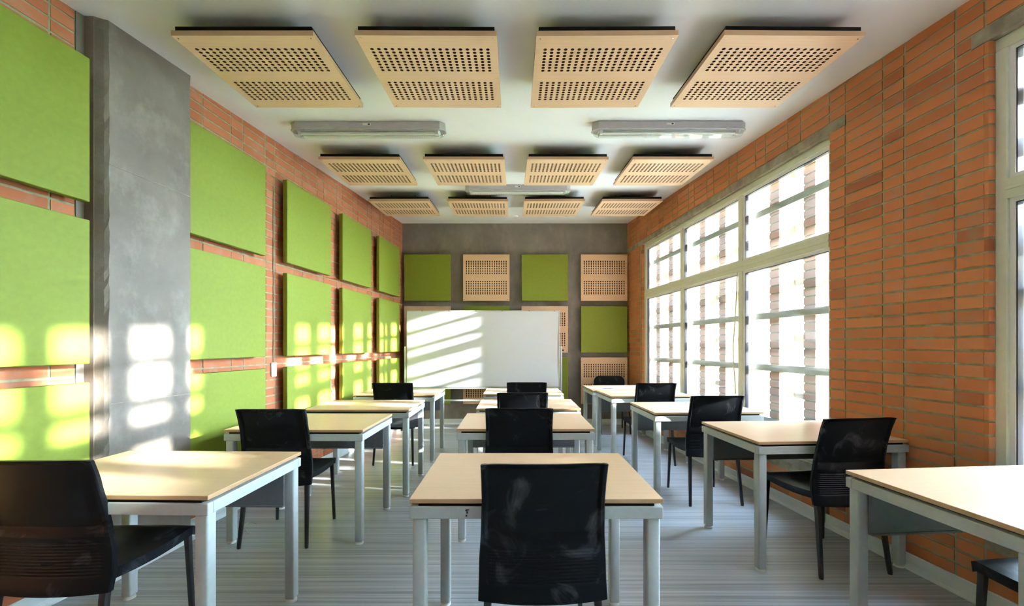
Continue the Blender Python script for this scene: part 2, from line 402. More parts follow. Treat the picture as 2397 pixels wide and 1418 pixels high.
# concrete column on the left wall
def column():
    y0, y1 = 2.42, 3.0; p = .105
    q = MB(); n = 70
    rows = []
    for i in range(n + 1):
        t = i / n; z = -.0 + t * 3.35
        j = lambda a: random.uniform(-a, a)
        k = 2.54
        pts = [(XL(y0-.045)-.05, y0-.045), (XL(y0-.045)+.004, y0-.045), (XL(y0-.01)+.006, y0-.006), (XL(y0)+.055, y0-.002), (XL(y0)+.058+j(.001), y0+.001),
               (XL(y0)+p-.012+j(.0015), y0+.022+j(.003)), (XL(y0+.03)+p+j(.0015), y0+.036+j(.004)), (XL(y1)+p+j(.0015), y1-.004+j(.002)), (XL(y1)+.0, y1), (XL(y1)-.05, y1)]
        rows.append([(x, y, min(z, ZC(y)+.005)) for x, y in pts])
    m_ = len(rows[0]); v = [pp for r_ in rows for pp in r_]; f = []
    for i in range(n):
        for k in range(m_-1): f.append((i*m_+k, i*m_+k+1, (i+1)*m_+k+1, (i+1)*m_+k))
    q.add(v, f); return q.build('trim_1', M['concrete'])
colo = tag(column(), 'grey cast concrete column standing proud of the brick side wall', kind='structure')
b = MB()
b.wbox('L', 2.46, 2.995, .1045, .1072, 1.02, 1.023); b.wbox('L', 2.46, 2.995, .1045, .1075, 2.40, 2.403)
b.build('formwork_seam', M['lintel'], colo)

# baseboards with a cove foot
def baseboard(name, pts, label):
    """pts: plan polyline; the room lies to the right-hand normal side given by n"""
    prof = [(0, 0), (.032, 0), (.030, .006), (.016, .018), (.011, .035), (.010, .088), (.006, .092), (0, .092)]
    q = MB(); v = []; np_ = len(prof)
    P = [Vector((x, y, 0)) for x, y in pts]
    for i, p in enumerate(P):
        d1 = (P[i] - P[i-1]).normalized() if i else None; d2 = (P[i+1] - P[i]).normalized() if i < len(P)-1 else None
        n1 = Vector((d1.y, -d1.x, 0)) if d1 else None; n2 = Vector((d2.y, -d2.x, 0)) if d2 else None
        if n1 and n2:
            nn = (n1 + n2); nn = nn / max(.3, nn.length_squared) * 2
        else: nn = n1 or n2
        v += [p + nn * a + Vector((0, 0, z)) for a, z in prof]
    f = []
    for i in range(len(P)-1):
        for k in range(np_): f.append((i*np_+k, i*np_+(k+1)%np_, (i+1)*np_+(k+1)%np_, (i+1)*np_+k))
    f += [tuple(range(np_)), tuple((len(P)-1)*np_+k for k in reversed(range(np_)))]
    q.add(v, f); return tag(q.build(name, M['baseboard']), label, kind='structure')
c = .006
baseboard('baseboard_left', [(XL(YN)+c, YN), (XL(2.38)+c, 2.38), (XL(2.41)+.107, 2.412), (XL(3.01)+.107, 3.01), (XL(3.012)+c, 3.012), (XL(YB-.002)+c, YB-.002)], 'pale grey vinyl baseboard under the green panels')
baseboard('baseboard_back', [(XL(YB)+.01, YB-.001), (XR(YB)-.01, YB-.001)], 'pale grey vinyl baseboard under the concrete end wall')
baseboard('baseboard_right', [(XR(YB-.002)-c, YB-.002), (XR(YN)-c, YN)], 'pale grey vinyl baseboard under the windows')

# ---------------------------------------------------------------- windows
def window(idx, y0, y1, mull, label):
    root = tag(empty('window_%d' % idx), label, kind='structure')
    a, b_ = -.105, -.035                     # frame depth inside the wall thickness
    z0, z1 = SILL, HEAD - .006
    q = MB()
    q.wbox('R', y0, y1, a, b_, z1-.062, z1); q.wbox('R', y0, y1, a, b_, z0, z0+.05)
    q.wbox('R', y0, y0+.05, a, b_, z0+.05, z1-.062); q.wbox('R', y1-.05, y1, a, b_, z0+.05, z1-.062)
    q.build('frame', M['frame'], root, bevel=.003, seg=1)
    q = MB(); q.wbox('R', y0+.05, y1-.05, a+.004, b_+.006, 2.105, 2.205); q.wbox('R', y0+.05, y1-.05, b_, b_+.012, 2.147, 2.165)
    q.build('transom', M['frame'], root, bevel=.002, seg=1)
    for m_ in mull:
        for za, zb in ((z0+.05, 2.105), (2.205, z1-.062)):
            q = MB(); q.wbox('R', m_-.03, m_+.03, a+.002, b_-.002, za, zb); q.build('mullion', M['frame'], root, bevel=.002, seg=1)
    es = [y0+.05] + [e for m_ in mull for e in (m_-.03, m_+.03)] + [y1-.05]
    for i in range(0, len(es), 2):
        for za, zb in ((z0+.05, 2.105), (2.205, z1-.062)):
            ya, yb = es[i], es[i+1]
            q = MB(); s = .022
            q.wbox('R', ya, yb, a+.01, b_-.014, za, za+s); q.wbox('R', ya, yb, a+.01, b_-.014, zb-s, zb)
            q.wbox('R', ya, ya+s, a+.01, b_-.014, za+s, zb-s); q.wbox('R', yb-s, yb, a+.01, b_-.014, za+s, zb-s)
            sash = q.build('sash', M['white_alu'], root)
            q = MB(); g = .006
            q.wbox('R', yb-s-g, yb-s, a+.02, b_-.02, za+s, zb-s); q.wbox('R', ya+s, yb-s, a+.02, b_-.02, zb-s-g, zb-s)
            q.build('gasket', M['gasket'], sash)
            q = MB(); q.wbox('R', ya+s, yb-s, -.074, -.070, za+s, zb-s); q.build('pane', M['glass'], sash)
    return root
window(1, W1[0], W1[1], [4.325, 5.54], 'long six-pane window with cream aluminium frame beside the rear desks')
window(2, W2[0], W2[1], [1.1, .2], 'cream framed window nearest the viewpoint, beside the front desk')

# ---------------------------------------------------------------- brick sun screen outside
scr = tag(empty('brick_screen', (3.0, 3.0, 0)), 'sunlit open brick screen of slim piers and concrete ledges outside the windows', 'screen')
SE0, SE1 = .15, .42                          # inner and outer face beyond the room's wall face
inv = Matrix.Translation((-3.0, -3.0, 0))
piers = [3.518 + .416 * k for k in range(-12, 10)]
q = MB()
for y in piers: q.wbox('R', y+.006, y+.120, -SE1+.006, -SE0-.006, -.1, 3.9)
mo = q.build('mortar', M['mortar'], scr); mo.data.transform(inv); tag(mo, kind='stuff')
cand = []
for y in piers:
    for n in range(-1, 52):
        z = Z0 + n * PITCH
        vis = 1 / max(y, .1)**2 if (3.1 < y < 6.9 and .42 < z < 2.9) else 0
        cand.append((vis, y, z))
cand.sort(reverse=True)
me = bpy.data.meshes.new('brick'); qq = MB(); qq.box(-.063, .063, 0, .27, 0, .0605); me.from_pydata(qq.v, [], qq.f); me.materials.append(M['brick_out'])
for vis, y, z in cand[:300]:
    o = link('brick', me, scr); ym = y + .063
    o.location = (XR(ym) + SE0 - 3.0, ym - 3.0, z + .006); o.rotation_euler = (0, 0, -math.pi/2 + AR)
    o.scale = (random.uniform(.985, 1.03), 1, 1)
q = MB()
for vis, y, z in cand[300:]: q.wbox('R', y, y+.126, -SE1, -SE0, z+.006, z+.0665)
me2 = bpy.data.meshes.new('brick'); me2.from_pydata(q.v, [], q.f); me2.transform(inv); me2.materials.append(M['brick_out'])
tag(link('brick', me2, scr), kind='stuff')
for z in (.14, .64, 1.145, 1.64, 2.14, 2.64, 3.14):
    q = MB(); q.wbox('R', -1.5, 7.4, -.24, -.138, z-.028, z+.032); o = q.build('ledge', M['concrete_out'], scr); o.data.transform(inv)
for z in (.40, .905, 1.42, 1.935, 2.43, 2.93, 3.43):
    q = MB(); q.wbox('R', -1.5, 7.4, -.425, -.30, z-.028, z+.034); o = q.build('ledge', M['concrete_out'], scr); o.data.transform(inv)

# unseen eave slab and pale ground strip, added to block sky and bounce light
q = MB(); q.wbox('R', YN-.1, YB+.1, -1.75, -.13, 3.50, 3.62)
tag(q.build('sky_block_slab', M['plaster']), 'white slab added out of view over the brick screen to block high sky', kind='structure')
q = MB(); q.box(2.9, 6.1, -8, 12, -.118, -.10)
tag(q.build('bounce_strip', M['bounce_strip']), 'pale ground strip added outside by the brick screen to bounce light indoors', kind='structure')
# ground outside and hedge
b = MB(); b.box(-14, 30, -20, 30, -.3, -.12)
tag(b.build('ground', M['grass']), 'green lawn outside beyond the brick screen', kind='structure')
def hedge():
    q = MB(); rnd = random.Random(3)
    for i in range(5000):
        y = rnd.uniform(-1.5, 9.5); x = rnd.gauss(6.9, .2); z = rnd.uniform(-.12, 1.0) * rnd.uniform(.8, 1.05)
        d = Vector((rnd.uniform(-1,1), rnd.uniform(-1,1), rnd.uniform(-.6,1))).normalized() * .07; e = d.cross(Vector((rnd.random(), rnd.random(), rnd.random()))).normalized() * .03
        p = Vector((x, y, z)); q.add([p-d, p+e, p+d, p-e], [(0,1,2,3)])
    me = bpy.data.meshes.new('hedge'); me.from_pydata(q.v, [], q.f); me.materials.append(M['leaf']); o = link('hedge', me)
    tag(o, 'low green hedge on the lawn outside the window', 'hedge', kind='stuff')
hedge()
def sun_block_hedge():  # unseen hedge added to block low sun, height set by the shade wanted
    q = MB(); rnd = random.Random(5)
    for i in range(14000):
        y = rnd.uniform(-7, 6.2); x = rnd.gauss(9.0, .3); z = rnd.uniform(-.12, 3.62 if y < 1.9 else 2.7)
        d = Vector((rnd.uniform(-.4,.4), rnd.uniform(-1,1), rnd.uniform(-1,1))).normalized() * .13; e = d.cross(Vector((1, rnd.uniform(-.5,.5), rnd.uniform(-.5,.5)))).normalized() * .07
        p = Vector((x, y, z)); q.add([p-d, p+e, p+d, p-e], [(0,1,2,3)])
    me = bpy.data.meshes.new('sun_block_hedge'); me.from_pydata(q.v, [], q.f); me.materials.append(M['leaf']); o = link('sun_block_hedge', me)
    tag(o, 'unseen tall hedge added across the lawn to block the low sun', 'hedge', kind='stuff')
sun_block_hedge()

# ---------------------------------------------------------------- green panels on the left wall
PW = .79
def green_panel_mesh(l):
    q = MB(); q.box(-l/2, l/2, -.10, -.054, 0, .793)
    return q
rown = ['top row', 'middle row', 'bottom row']
coln = ['of the left wall column nearest the viewpoint, in front of the concrete column', 'on the brick wall directly beyond the concrete column',
        'on the brick wall, second column beyond the concrete column', 'on the brick wall, third column beyond the concrete column', 'on the brick wall in the far corner']
grp = 'green fabric panels on the brick side wall'
proto = {}
for ci, (y0, y1) in enumerate(GREEN_Y):
    for ri, (z0, z1) in enumerate(GREEN_Z):
        l = round(y1 - y0, 3); ym = (y0 + y1) / 2
        root = empty('acoustic_panel', (XL(ym), ym, z0)); root.rotation_euler = (0, 0, math.pi/2 - AL)
        lab = ['square green fabric panel, top row, ', 'square green fabric panel, middle row, ', 'square green fabric panel, bottom row, '][ri] + \
              ['between viewpoint and concrete column', 'directly beyond the concrete column', 'second column beyond the concrete column', 'third column beyond the concrete column', 'on the brick wall by the far corner'][ci]
        tag(root, lab, 'panel', grp)
        if l not in proto:
            q = green_panel_mesh(l); f_ = q.build('fabric_board', M['green'], root, bevel=.005, seg=2)
            q = MB(); q.box(-l/2+.13, l/2-.13, -.0545, -.003, .12, .68); s_ = q.build('mounting_frame', M['black_felt'], root)
            proto[l] = (f_.data, s_.data)
        else:
            link('fabric_board', proto[l][0], root); link('mounting_frame', proto[l][1], root)
        root.location.z = z0

# ---------------------------------------------------------------- perforated board mesh
def perf_board():
    """face in XY plane looking to -Z (z = 0), board thickness .03 upward, 18 x 16 holes"""
    q = MB(); W = PW; r = .0112; dep = .018
    us = [W*(.0727 + .8546*i/17) - W/2 for i in range(18)]; pu = us[1]-us[0]
    v1 = [W*(.151 + .262*i/7) - W/2 for i in range(8)]; v2 = [W*(.587 + .262*i/7) - W/2 for i in range(8)]; pv = v1[1]-v1[0]
    vsn = v1 + v2
    x0, x1 = us[0]-pu/2, us[-1]+pu/2
    def quad(a, b_, c, d): q.add([(a, c, 0), (a, d, 0), (b_, d, 0), (b_, c, 0)], [(0,1,2,3)])
    quad(-W/2, x0, -W/2, W/2); quad(x1, W/2, -W/2, W/2)
    for lo, hi in ((-W/2, v1[0]-pv/2), (v1[-1]+pv/2, v2[0]-pv/2), (v2[-1]+pv/2, W/2)): quad(x0, x1, lo, hi)
    for u in us:
        for v in vsn:
            o = [(u+pu/2, v), (u+pu/2, v+pv/2), (u, v+pv/2), (u-pu/2, v+pv/2), (u-pu/2, v), (u-pu/2, v-pv/2), (u, v-pv/2), (u+pu/2, v-pv/2)]
            c = [(u + r*math.cos(k*math.pi/4), v + r*math.sin(k*math.pi/4)) for k in range(8)]
            vv = [(a, b_, 0) for a, b_ in o] + [(a, b_, 0) for a, b_ in c] + [(a, b_, dep) for a, b_ in c]
            ff = [(k, 8+k, 8+(k+1)%8, (k+1)%8) for k in range(8)]
            q.add(vv, ff)
            q.add(vv, [(8+k, 16+k, 16+(k+1)%8, 8+(k+1)%8) for k in range(8)], 2)
    h = W/2; t = .028
    q.add([(-h,-h,0),(h,-h,0),(h,h,0),(-h,h,0),(-h,-h,t),(h,-h,t),(h,h,t),(-h,h,t)], [(0,1,5,4),(1,2,6,5),(2,3,7,6),(3,0,4,7)], 1)
    q.add([(-h,-h,t),(h,-h,t),(h,h,t),(-h,h,t)], [(0,1,2,3)], 1)
    me = bpy.data.meshes.new('perforated_board'); me.from_pydata(q.v, [], q.f); me.materials.append(M['wood']); me.materials.append(M['wood_edge']); me.materials.append(M['hole'])
    for p, i in zip(me.polygons, q.m): p.material_index = i
    return me
PERF = perf_board()
q = MB(); h = PW/2 - .035; q.box(-h, h, -h, h, .019, .027); FELT_IN = q
def felt_mesh(t0, t1, ins):
    q = MB(); h = PW/2 - ins; q.box(-h, h, -h, h, t0, t1); me = bpy.data.meshes.new('felt_backing'); me.from_pydata(q.v, [], q.f); me.materials.append(M['black_felt']); return me
me_in = felt_mesh(.0181, .0275, .02)
me_back = felt_mesh(.0285, .058, .014)
me_back_wall = felt_mesh(.0285, .090, .05)
q = MB()
for sx in (-1, 1):
    for sy in (-1, 1): q.tube([(sx*.372, sy*.372, .001), (sx*.372, sy*.372, -.0015)], .004, 6)
me_scr = bpy.data.meshes.new('screw'); 
one = MB(); one.tube([(0,0,.001),(0,0,-.0018)], .0045, 8); me_scr.from_pydata(one.v, [], one.f); me_scr.materials.append(M['chrome'])
hang = MB(); hang.tube([(0,0,.055),(0,0,.141)], .004, 6); me_h = bpy.data.meshes.new('hanger'); me_h.from_pydata(hang.v, [], hang.f); me_h.materials.append(M['black_metal'])
def perf_parts(root, wall=False, turn=False):
    o = link('perforated_board', PERF, root); link('felt_lining', me_in, o)
    link('felt_backing', me_back_wall if wall else me_back, root)
    for sx in (-1, 1):
        for sy in (-1, 1):
            s_ = link('screw', me_scr, root); s_.location = (sx*.372, sy*.372, 0)
            if not wall: h_ = link('hanger', me_h, root); h_.location = (sx*.16, sy*.16, 0)
names4 = ['first from the green panelled wall', 'second from the green panelled wall', 'second from the window wall', 'next to the window wall']
rows3 = ['front row nearest the viewpoint', 'middle row', 'rear row nearest the whiteboard']
CE = [(2.372, [-1.905, -.885, .125, 1.160], [0, 0, 0, .8]), (4.145, [-1.900, -.880, .125, 1.150], [.5,-.3,.8,.5]), (5.535, [-1.885, -.870, .130, 1.140], [-.6,.5,.4,.5])]
for ri, (yn, xs, rz) in enumerate(CE):
    for ci, x in enumerate(xs):
        ym = yn + PW/2
        root = empty('ceiling_panel', (x + PW/2, ym, ZC(ym) - .140), R(rz[ci]))
        root.rotation_euler = (AC + R([.1, .35, .5][ri]), R([0, .25, -.3, -.2][ci]), R(rz[ci]))
        tag(root, 'perforated beech ceiling panel, %s, %s' % (['row nearest the viewpoint', 'middle row', 'row nearest the whiteboard'][ri], names4[ci]), 'panel', 'perforated wooden panels hung under the ceiling')
        perf_parts(root)

# ---------------------------------------------------------------- panels on the end wall
BX = [(-1.868), (-.865), (.131), (1.141)]
BZ = [2.117, 1.236, .362]
gm = None
for ri, z0 in enumerate(BZ):
    for ci, x in enumerate(BX):
        green = (ri + ci) % 2 == 0
        lab = ['top row', 'middle row', 'bottom row'][ri]
        pos = ['in the corner by the brick side wall', 'second from the green panelled wall', 'second from the window corner', 'next to the window corner'][ci]
        if green:
            root = empty('acoustic_panel', (x + PW/2, YB, z0))
            tag(root, 'green fabric panel, end wall, %s, %s' % (lab, pos), 'panel', 'panels on the concrete end wall')
            if gm is None:
                q = MB(); q.box(-PW/2, PW/2, -.10, -.054, 0, PW); f_ = q.build('fabric_board', M['green'], root, bevel=.005)
                q = MB(); q.box(-PW/2+.12, PW/2-.12, -.0545, -.001, .12, PW-.12); s_ = q.build('mounting_frame', M['black_felt'], root); gm = (f_.data, s_.data)
            else: link('fabric_board', gm[0], root); link('mounting_frame', gm[1], root)
        else:
            root = empty('perforated_panel', (x + PW/2, YB - .096, z0 + PW/2)); root.rotation_euler = (R(-90), 0, 0)
            tag(root, 'perforated beech panel, end wall, %s, %s' % (lab, pos), 'panel', 'panels on the concrete end wall')
            perf_parts(root, True)

# ---------------------------------------------------------------- light fittings
def lamp(x, y, L_, label):
    z = ZC(y)
    root = tag(empty('light_fitting', (x, y, z)), label, 'lamp', 'fluorescent fittings on the ceiling'); root.rotation_euler = (AC, 0, 0)
    h = L_/2
    def slab(x_, y0_, y1_, z0_, z1_, ch=.045, taper=0):
        """plan outline with chamfered corners"""
        def outline(xx, ya, yb, z): return [(-xx+ch,ya,z),(xx-ch,ya,z),(xx,ya+ch*.8,z),(xx,yb-ch*.8,z),(xx-ch,yb,z),(-xx+ch,yb,z),(-xx,yb-ch*.8,z),(-xx,ya+ch*.8,z)]
        v = outline(x_, y0_, y1_, z1_) + outline(x_-taper, y0_+taper, y1_-taper, z0_)
        q = MB(); q.add(v, [tuple(range(8)), tuple(reversed(range(8, 16)))] + [(k, 8+k, 8+(k+1)%8, (k+1)%8) for k in range(8)]); return q
    slab(h, -.062, .062, -.058, -.001).build('housing', M['lamp_grey'], root, bevel=.004)
    slab(h+.004, -.067, .067, -.068, -.055, .047).build('rim', M['lamp_grey'], root, bevel=.003)
    slab(h-.002, -.062, .062, -.105, -.0685, .045, .018).build('diffuser', M['diffuser'], root, bevel=.006)
    slab(h-.05, -.045, .045, -.072, -.0681, .01).build('reflector', M['white_alu'], root)
    for s_ in (-1, 1):
        q = MB(); q.tube([(-h+.09, s_*.025, -.086), (h-.09, s_*.025, -.086)], .0125, 12); t = q.build('tube', M['tube'], root, smooth=True)
        for e in (-1, 1):
            q = MB(); q.box(e*(h-.075)-.013, e*(h-.075)+.013, s_*.025-.015, s_*.025+.015, -.100, -.0685); q.build('socket', M['switch'], t)
    for k in range(4):
        xx = -h + .16 + k * (L_ - .32) / 3
        q = MB(); q.box(xx-.025, xx+.025, -.0695, -.0668, -.074, -.050); q.build('clip', M['lamp_grey'], root, bevel=.001, seg=1)
    q = MB(); q.box(-.035, .035, -.0635, -.0622, -.036, -.017); st = q.build('sticker', M['switch'], root)
    q = MB(); q.box(.008, .026, -.0640, -.0634, -.032, -.021); q.build('print', M['gasket'], st)
    return root
lamp(-1.262, 3.725, 1.335, 'long unlit twin tube fitting on the green wall side, behind the front ceiling panels')
lamp(1.340, 3.715, 1.320, 'long unlit twin tube fitting on the window side, behind the front ceiling panels')
lamp(.048, 5.375, 1.315, 'unlit twin tube fitting at mid ceiling between the middle and rear panel rows')
for x, lb in ((.02, 'small flat round ceiling disc between the rear panels'), (.87, 'small flat round ceiling disc behind a rear wooden panel')):
    q = MB(); q.tube([(0,0,0),(0,0,-.008),(0,0,-.014)], [.045,.045,.034], 24)
    o = q.build('ceiling_disc', M['plaster']); o.location = (x, 6.87, ZC(6.87)); o.rotation_euler = (AC, 0, 0); tag(o, lb, 'ceiling fitting', 'round fittings on the ceiling')

# ---------------------------------------------------------------- tables
TW, TD, TZ = .952, .68, .785
def make_table():
    root = empty('desk')
    w2 = TW/2
    q = MB(); q.box(-w2, w2, 0, TD, TZ-.0175, TZ); top = q.build('tabletop', [M['tabletop'], M['table_edge']], root, bevel=.0015, seg=1)
    for p in top.data.polygons:
        if abs(p.normal.z) < .5: p.material_index = 1
    q = MB(); z0, z1 = TZ-.077, TZ-.030; t = .03
    q.box(-w2, w2, 0, t, z0, z1); q.box(-w2, w2, TD-t, TD, z0, z1); q.box(-w2, -w2+t, t, TD-t, z0, z1); q.box(w2-t, w2, t, TD-t, z0, z1)
    q.build('frame', M['grey_metal'], root, bevel=.004, seg=2)
    q = MB(); q.box(-w2+.032, w2-.032, .010, TD-.010, TZ-.0305, TZ-.0172); q.build('spacer', M['black_felt'], root)
    for sx in (-1, 1):
        for sy in (0, 1):
            cx = sx*(w2-.034); cy = .034 if sy == 0 else TD-.034
            q = MB(); q.box(cx-.0255, cx+.0255, cy-.0255, cy+.0255, .018, z0+.001)
            lg = q.build('leg', M['grey_metal'], root, bevel=.008, seg=3, smooth=True)
            q = MB(); q.tube([(cx,cy,.0005),(cx,cy,.010),(cx,cy,.013)], [.027,.027,.022], 20); q.build('foot', M['glide'], lg, smooth=True)
            q = MB(); q.tube([(cx,cy,.013),(cx,cy,.020)], .008, 8); q.build('foot_stem', M['black_metal'], lg)
    q = MB(); q.box(-w2+.055, w2-.055, TD-.075, TD-.060, .52, z0+.001); q.box(-w2+.055, w2-.055, TD-.082, TD-.055, .513, .5215)
    q.build('modesty_panel', M['panel_grey'], root)
    return root
tbl = make_table()
tables = [
 ('L', 1, -1.644, 1.643, -1.5), ('L', 2, -1.503, 2.907, -.5), ('L', 3, -1.415, 3.816, 0), ('L', 4, -1.395, 4.957, -1),
 ('M', 1, .084, 1.600, 0), ('M', 2, .081, 2.940, 0), ('M', 3, .132, 3.880, 0), ('M', 4, .112, 5.044, 0)]
def corner_to_center(x, y, rot): return x + TW/2*math.cos(R(rot)), y + TW/2*math.sin(R(rot))
a = R(5.2); fx, fy = 1.530, 1.972
nx, ny = fx + TD*math.sin(a), fy - TD*math.cos(a); cx, cy = corner_to_center(nx, ny, 5.2); tables.append(('R', 1, cx, cy, 5.2))
cx, cy = corner_to_center(1.456, 2.544, 3.4); tables.append(('R', 2, cx, cy, 3.4))
cx, cy = corner_to_center(1.203, 3.65, 2.0); tables.append(('R', 3, cx, cy, 2.0))
cx, cy = corner_to_center(1.103, 4.83, 4.0); tables.append(('R', 4, cx, cy, 4.0))
cx, cy = corner_to_center(1.06, 5.76, 2.0); tables.append(('R', 5, cx, cy, 2.0))
TLAB = {('L',1): 'beech-topped grey desk nearest the viewpoint in the column along the green panels', ('L',2): 'beech-topped grey desk in the green wall column, second from the viewpoint',
 ('L',3): 'beech-topped grey desk in the green wall column without its own chair, third from the viewpoint', ('L',4): 'beech-topped grey desk in the green wall column, in front of the whiteboard',
 ('M',1): 'beech-topped grey desk nearest in the middle column, chipped paint on its front rail', ('M',2): 'beech-topped grey desk in the middle column, second from the viewpoint',
 ('M',3): 'beech-topped grey desk in the middle column, third from the viewpoint', ('M',4): 'beech-topped grey desk in the middle column, closest to the whiteboard',
 ('R',1): 'beech-topped grey desk nearest the viewpoint in the window column, cut by the picture edge', ('R',2): 'beech-topped grey desk in the window column, second, against the brick pier',
 ('R',3): 'beech-topped grey desk in the window column, third from the viewpoint', ('R',4): 'beech-topped grey desk in the window column, fourth from the viewpoint',
 ('R',5): 'teacher desk by the end wall with a violet printed sheet on it'}
KIDS[tbl.name] = list(tbl.children)
bpy.context.view_layer.update()
desk_objs = {}
for i, (c_, n_, x, y, r_) in enumerate(tables):
    o = tbl if i == 0 else copy_tree(tbl)
    o.location = (x, y, 0); o.rotation_euler = (0, 0, R(r_)); desk_objs[(c_, n_)] = o
    tag(o, TLAB[(c_, n_)], 'desk', 'desks in three columns')
desk_objs[('R', 5)].scale = (1, 1, .962)
# chipped paint on the front middle desk
q = MB()
for (x, z, w_, h_) in ((-.262, .742, .004, .006), (-.257, .744, .005, .004), (-.259, .734, .003, .008), (-.262, .722, .003, .006)):
    q.box(x-w_, x+w_, -.0008, .0004, z-h_/2, z+h_/2)
q.build('paint_chip', mat('chipped_primer', (.05,.02,.018), .7), desk_objs[('M', 1)])
# sheet on the teacher desk
sh = tag(empty('paper_sheet', (1.335, 5.98, TZ*.962+.0015), R(12)), 'white sheet with violet print lying on the teacher desk', 'paper')
q = MB(); q.box(-.15, .15, -.105, .105, -.0008, 0); q.build('sheet', M['paper'], sh)
q = MB(); q.add([(-.13,-.02,.0006),(-.02,-.09,.0006),(.02,-.05,.0006),(.10,-.03,.0006),(.07,.06,.0006),(-.04,.085,.0006)], [(0,1,2,3,4,5)]); q.build('print', M['ink'], sh)

# ---------------------------------------------------------------- chairs
def lerp_prof(z, P):
    for (za, ya), (zb, yb) in zip(P, P[1:]):
        if za >= z >= zb:
            t = (za - z) / (za - zb); t = t*t*(3-2*t)*.3 + t*.7
            return ya + (yb - ya) * t
    return P[-1][1]
def make_chair():
    root = empty('chair')
    P = [(.94,-.301), (.85,-.270), (.75,-.244), (.66,-.227), (.56,-.216), (.48,-.219), (.415,-.236)]
    HW = [(.94,.229), (.80,.227), (.66,.232), (.55,.239), (.415,.241)]
    zs = [.94, .938, .928] + [.91 - .0275*i for i in range(9)] + [.678, .672, .650, .628, .622, .616]
    nrib = 11; z_hi, z_lo = .606, .470; rows_r = 66
    zs += [z_hi - (z_hi - z_lo) * i / rows_r for i in range(rows_r + 1)] + [.462, .45, .435, .42, .415]
    us = [-1, -.985, -.95, -.93, -.90, -.88, -.84] + [-.8 + .1*i for i in range(17)] + [.84, .88, .90, .93, .95, .985, 1]
    def rear(u, z):
        y = lerp_prof(z, P) + .020*u*u
        au = abs(u)
        if z > .62:                                   # recessed upper panel, slanted band below it
            k = min(1, max(0, (z - .628) / .044)) ; rim = min(1, max(0, (.93 - au) / .05)); top = min(1, max(0, (.936 - z) / .012))
            y += .017 * k * rim * top
        if z_lo < z < z_hi and au < .84:
            ph = (z_hi - z) / (z_hi - z_lo) * nrib
            y += .003 * (.5 - .5*math.cos(2*math.pi*ph)) * min(1, (.84 - au)/.03)
        if au > .985: y += .004
        return y
    q = MB(); n = len(us); v = []; f = []
    for z in zs:
        hw = lerp_prof(z, HW)
        for u in us: v.append((hw*u, rear(u, z), z - .006*(abs(u)**8) * (1 if z > .93 else 0) + (-.008 if z < .42 else 0)*(1-u*u)))
    N1 = len(v)
    for z in zs:
        hw = lerp_prof(z, HW)
        for u in us: v.append((hw*u*.995, lerp_prof(z, P) + .020*u*u + .014 + (.006 if abs(u) > .9 else .0), z - .006*(abs(u)**8)*(1 if z > .93 else 0)))
    m_ = len(zs)
    for i in range(m_-1):
        for k in range(n-1):
            a_ = i*n+k; f.append((a_, a_+n, a_+n+1, a_+1)); f.append((N1+a_, N1+a_+1, N1+a_+n+1, N1+a_+n))
    for k in range(n-1):
        f.append((k, k+1, N1+k+1, N1+k)); a_ = (m_-1)*n+k; f.append((a_, N1+a_, N1+a_+1, a_+1))
    for i in range(m_-1):
        a_ = i*n; f.append((a_, N1+a_, N1+a_+n, a_+n)); a_ = i*n+n-1; f.append((a_, a_+n, N1+a_+n, N1+a_))
    q.add(v, f); sh_ = q.build('backrest', M['black'], root, smooth=True)
    q = MB(); q.box(-.016, .028, -.2195, -.2125, .521, .5245); q.build('slot', M['black_felt'], sh_)
    # seat
    q = MB(); v = []; f = []; nu, nv = 15, 17
    def top(u, t):
        y = -.19 + .452*t; s = math.sin(math.pi*t)
        z = .486 - .016*s - .010*(1-u*u)*s**.5
        if t > .93: z -= .012*((t-.93)/.07)**2
        return (u*(.228 - .010*(1-t)), y - (.012*u*u if t > .99 else 0), z)
    for j in range(nv):
        for i in range(nu): v.append(top(-1+2*i/(nu-1), j/(nv-1)))
    N1 = len(v)
    for j in range(nv):
        for i in range(nu):
            u = -1+2*i/(nu-1); x, y, z = top(u, j/(nv-1)); edge = max(abs(u)**6, (j/(nv-1))**10); t = j/(nv-1)
            v.append((x*.985, y-.003*(j==nv-1), z - .012 - .030*edge))
    for j in range(nv-1):
        for i in range(nu-1):
            a_ = j*nu+i; f.append((a_, a_+1, a_+nu+1, a_+nu)); f.append((N1+a_, N1+a_+nu, N1+a_+nu+1, N1+a_+1))
        a_ = j*nu; f.append((a_, a_+nu, N1+a_+nu, N1+a_)); a_ = j*nu+nu-1; f.append((a_, N1+a_, N1+a_+nu, a_+nu))
    for i in range(nu-1):
        f.append((i, N1+i, N1+i+1, i+1)); a_ = (nv-1)*nu+i; f.append((a_, a_+1, N1+a_+1, N1+a_))
    q.add(v, f); q.build('seat', M['black'], root, smooth=True)
    def leg(pts, w0, w1):
        q = MB(); vv = []; ff = []; n_ = len(pts)
        for i, (x, y, z) in enumerate(pts):
            w_ = w0 + (w1-w0)*i/(n_-1); vv += [(x-w_/2,y-w_/2,z),(x+w_/2,y-w_/2,z),(x+w_/2,y+w_/2,z),(x-w_/2,y+w_/2,z)]
        for i in range(n_-1):
            for k in range(4): ff.append((i*4+k, i*4+(k+1)%4, i*4+4+(k+1)%4, i*4+4+k))
        ff += [(0,1,2,3), (n_*4-1, n_*4-2, n_*4-3, n_*4-4)]
        q.add(vv, ff); l_ = q.build('leg', M['black_metal'], root, bevel=.004, seg=2, smooth=True)
        x, y, _ = pts[-1]; q = MB(); q.tube([(x,y,.012),(x,y,.004),(x,y,.0005)], [.010,.0125,.011], 12); q.build('glide', M['black_metal'], l_)
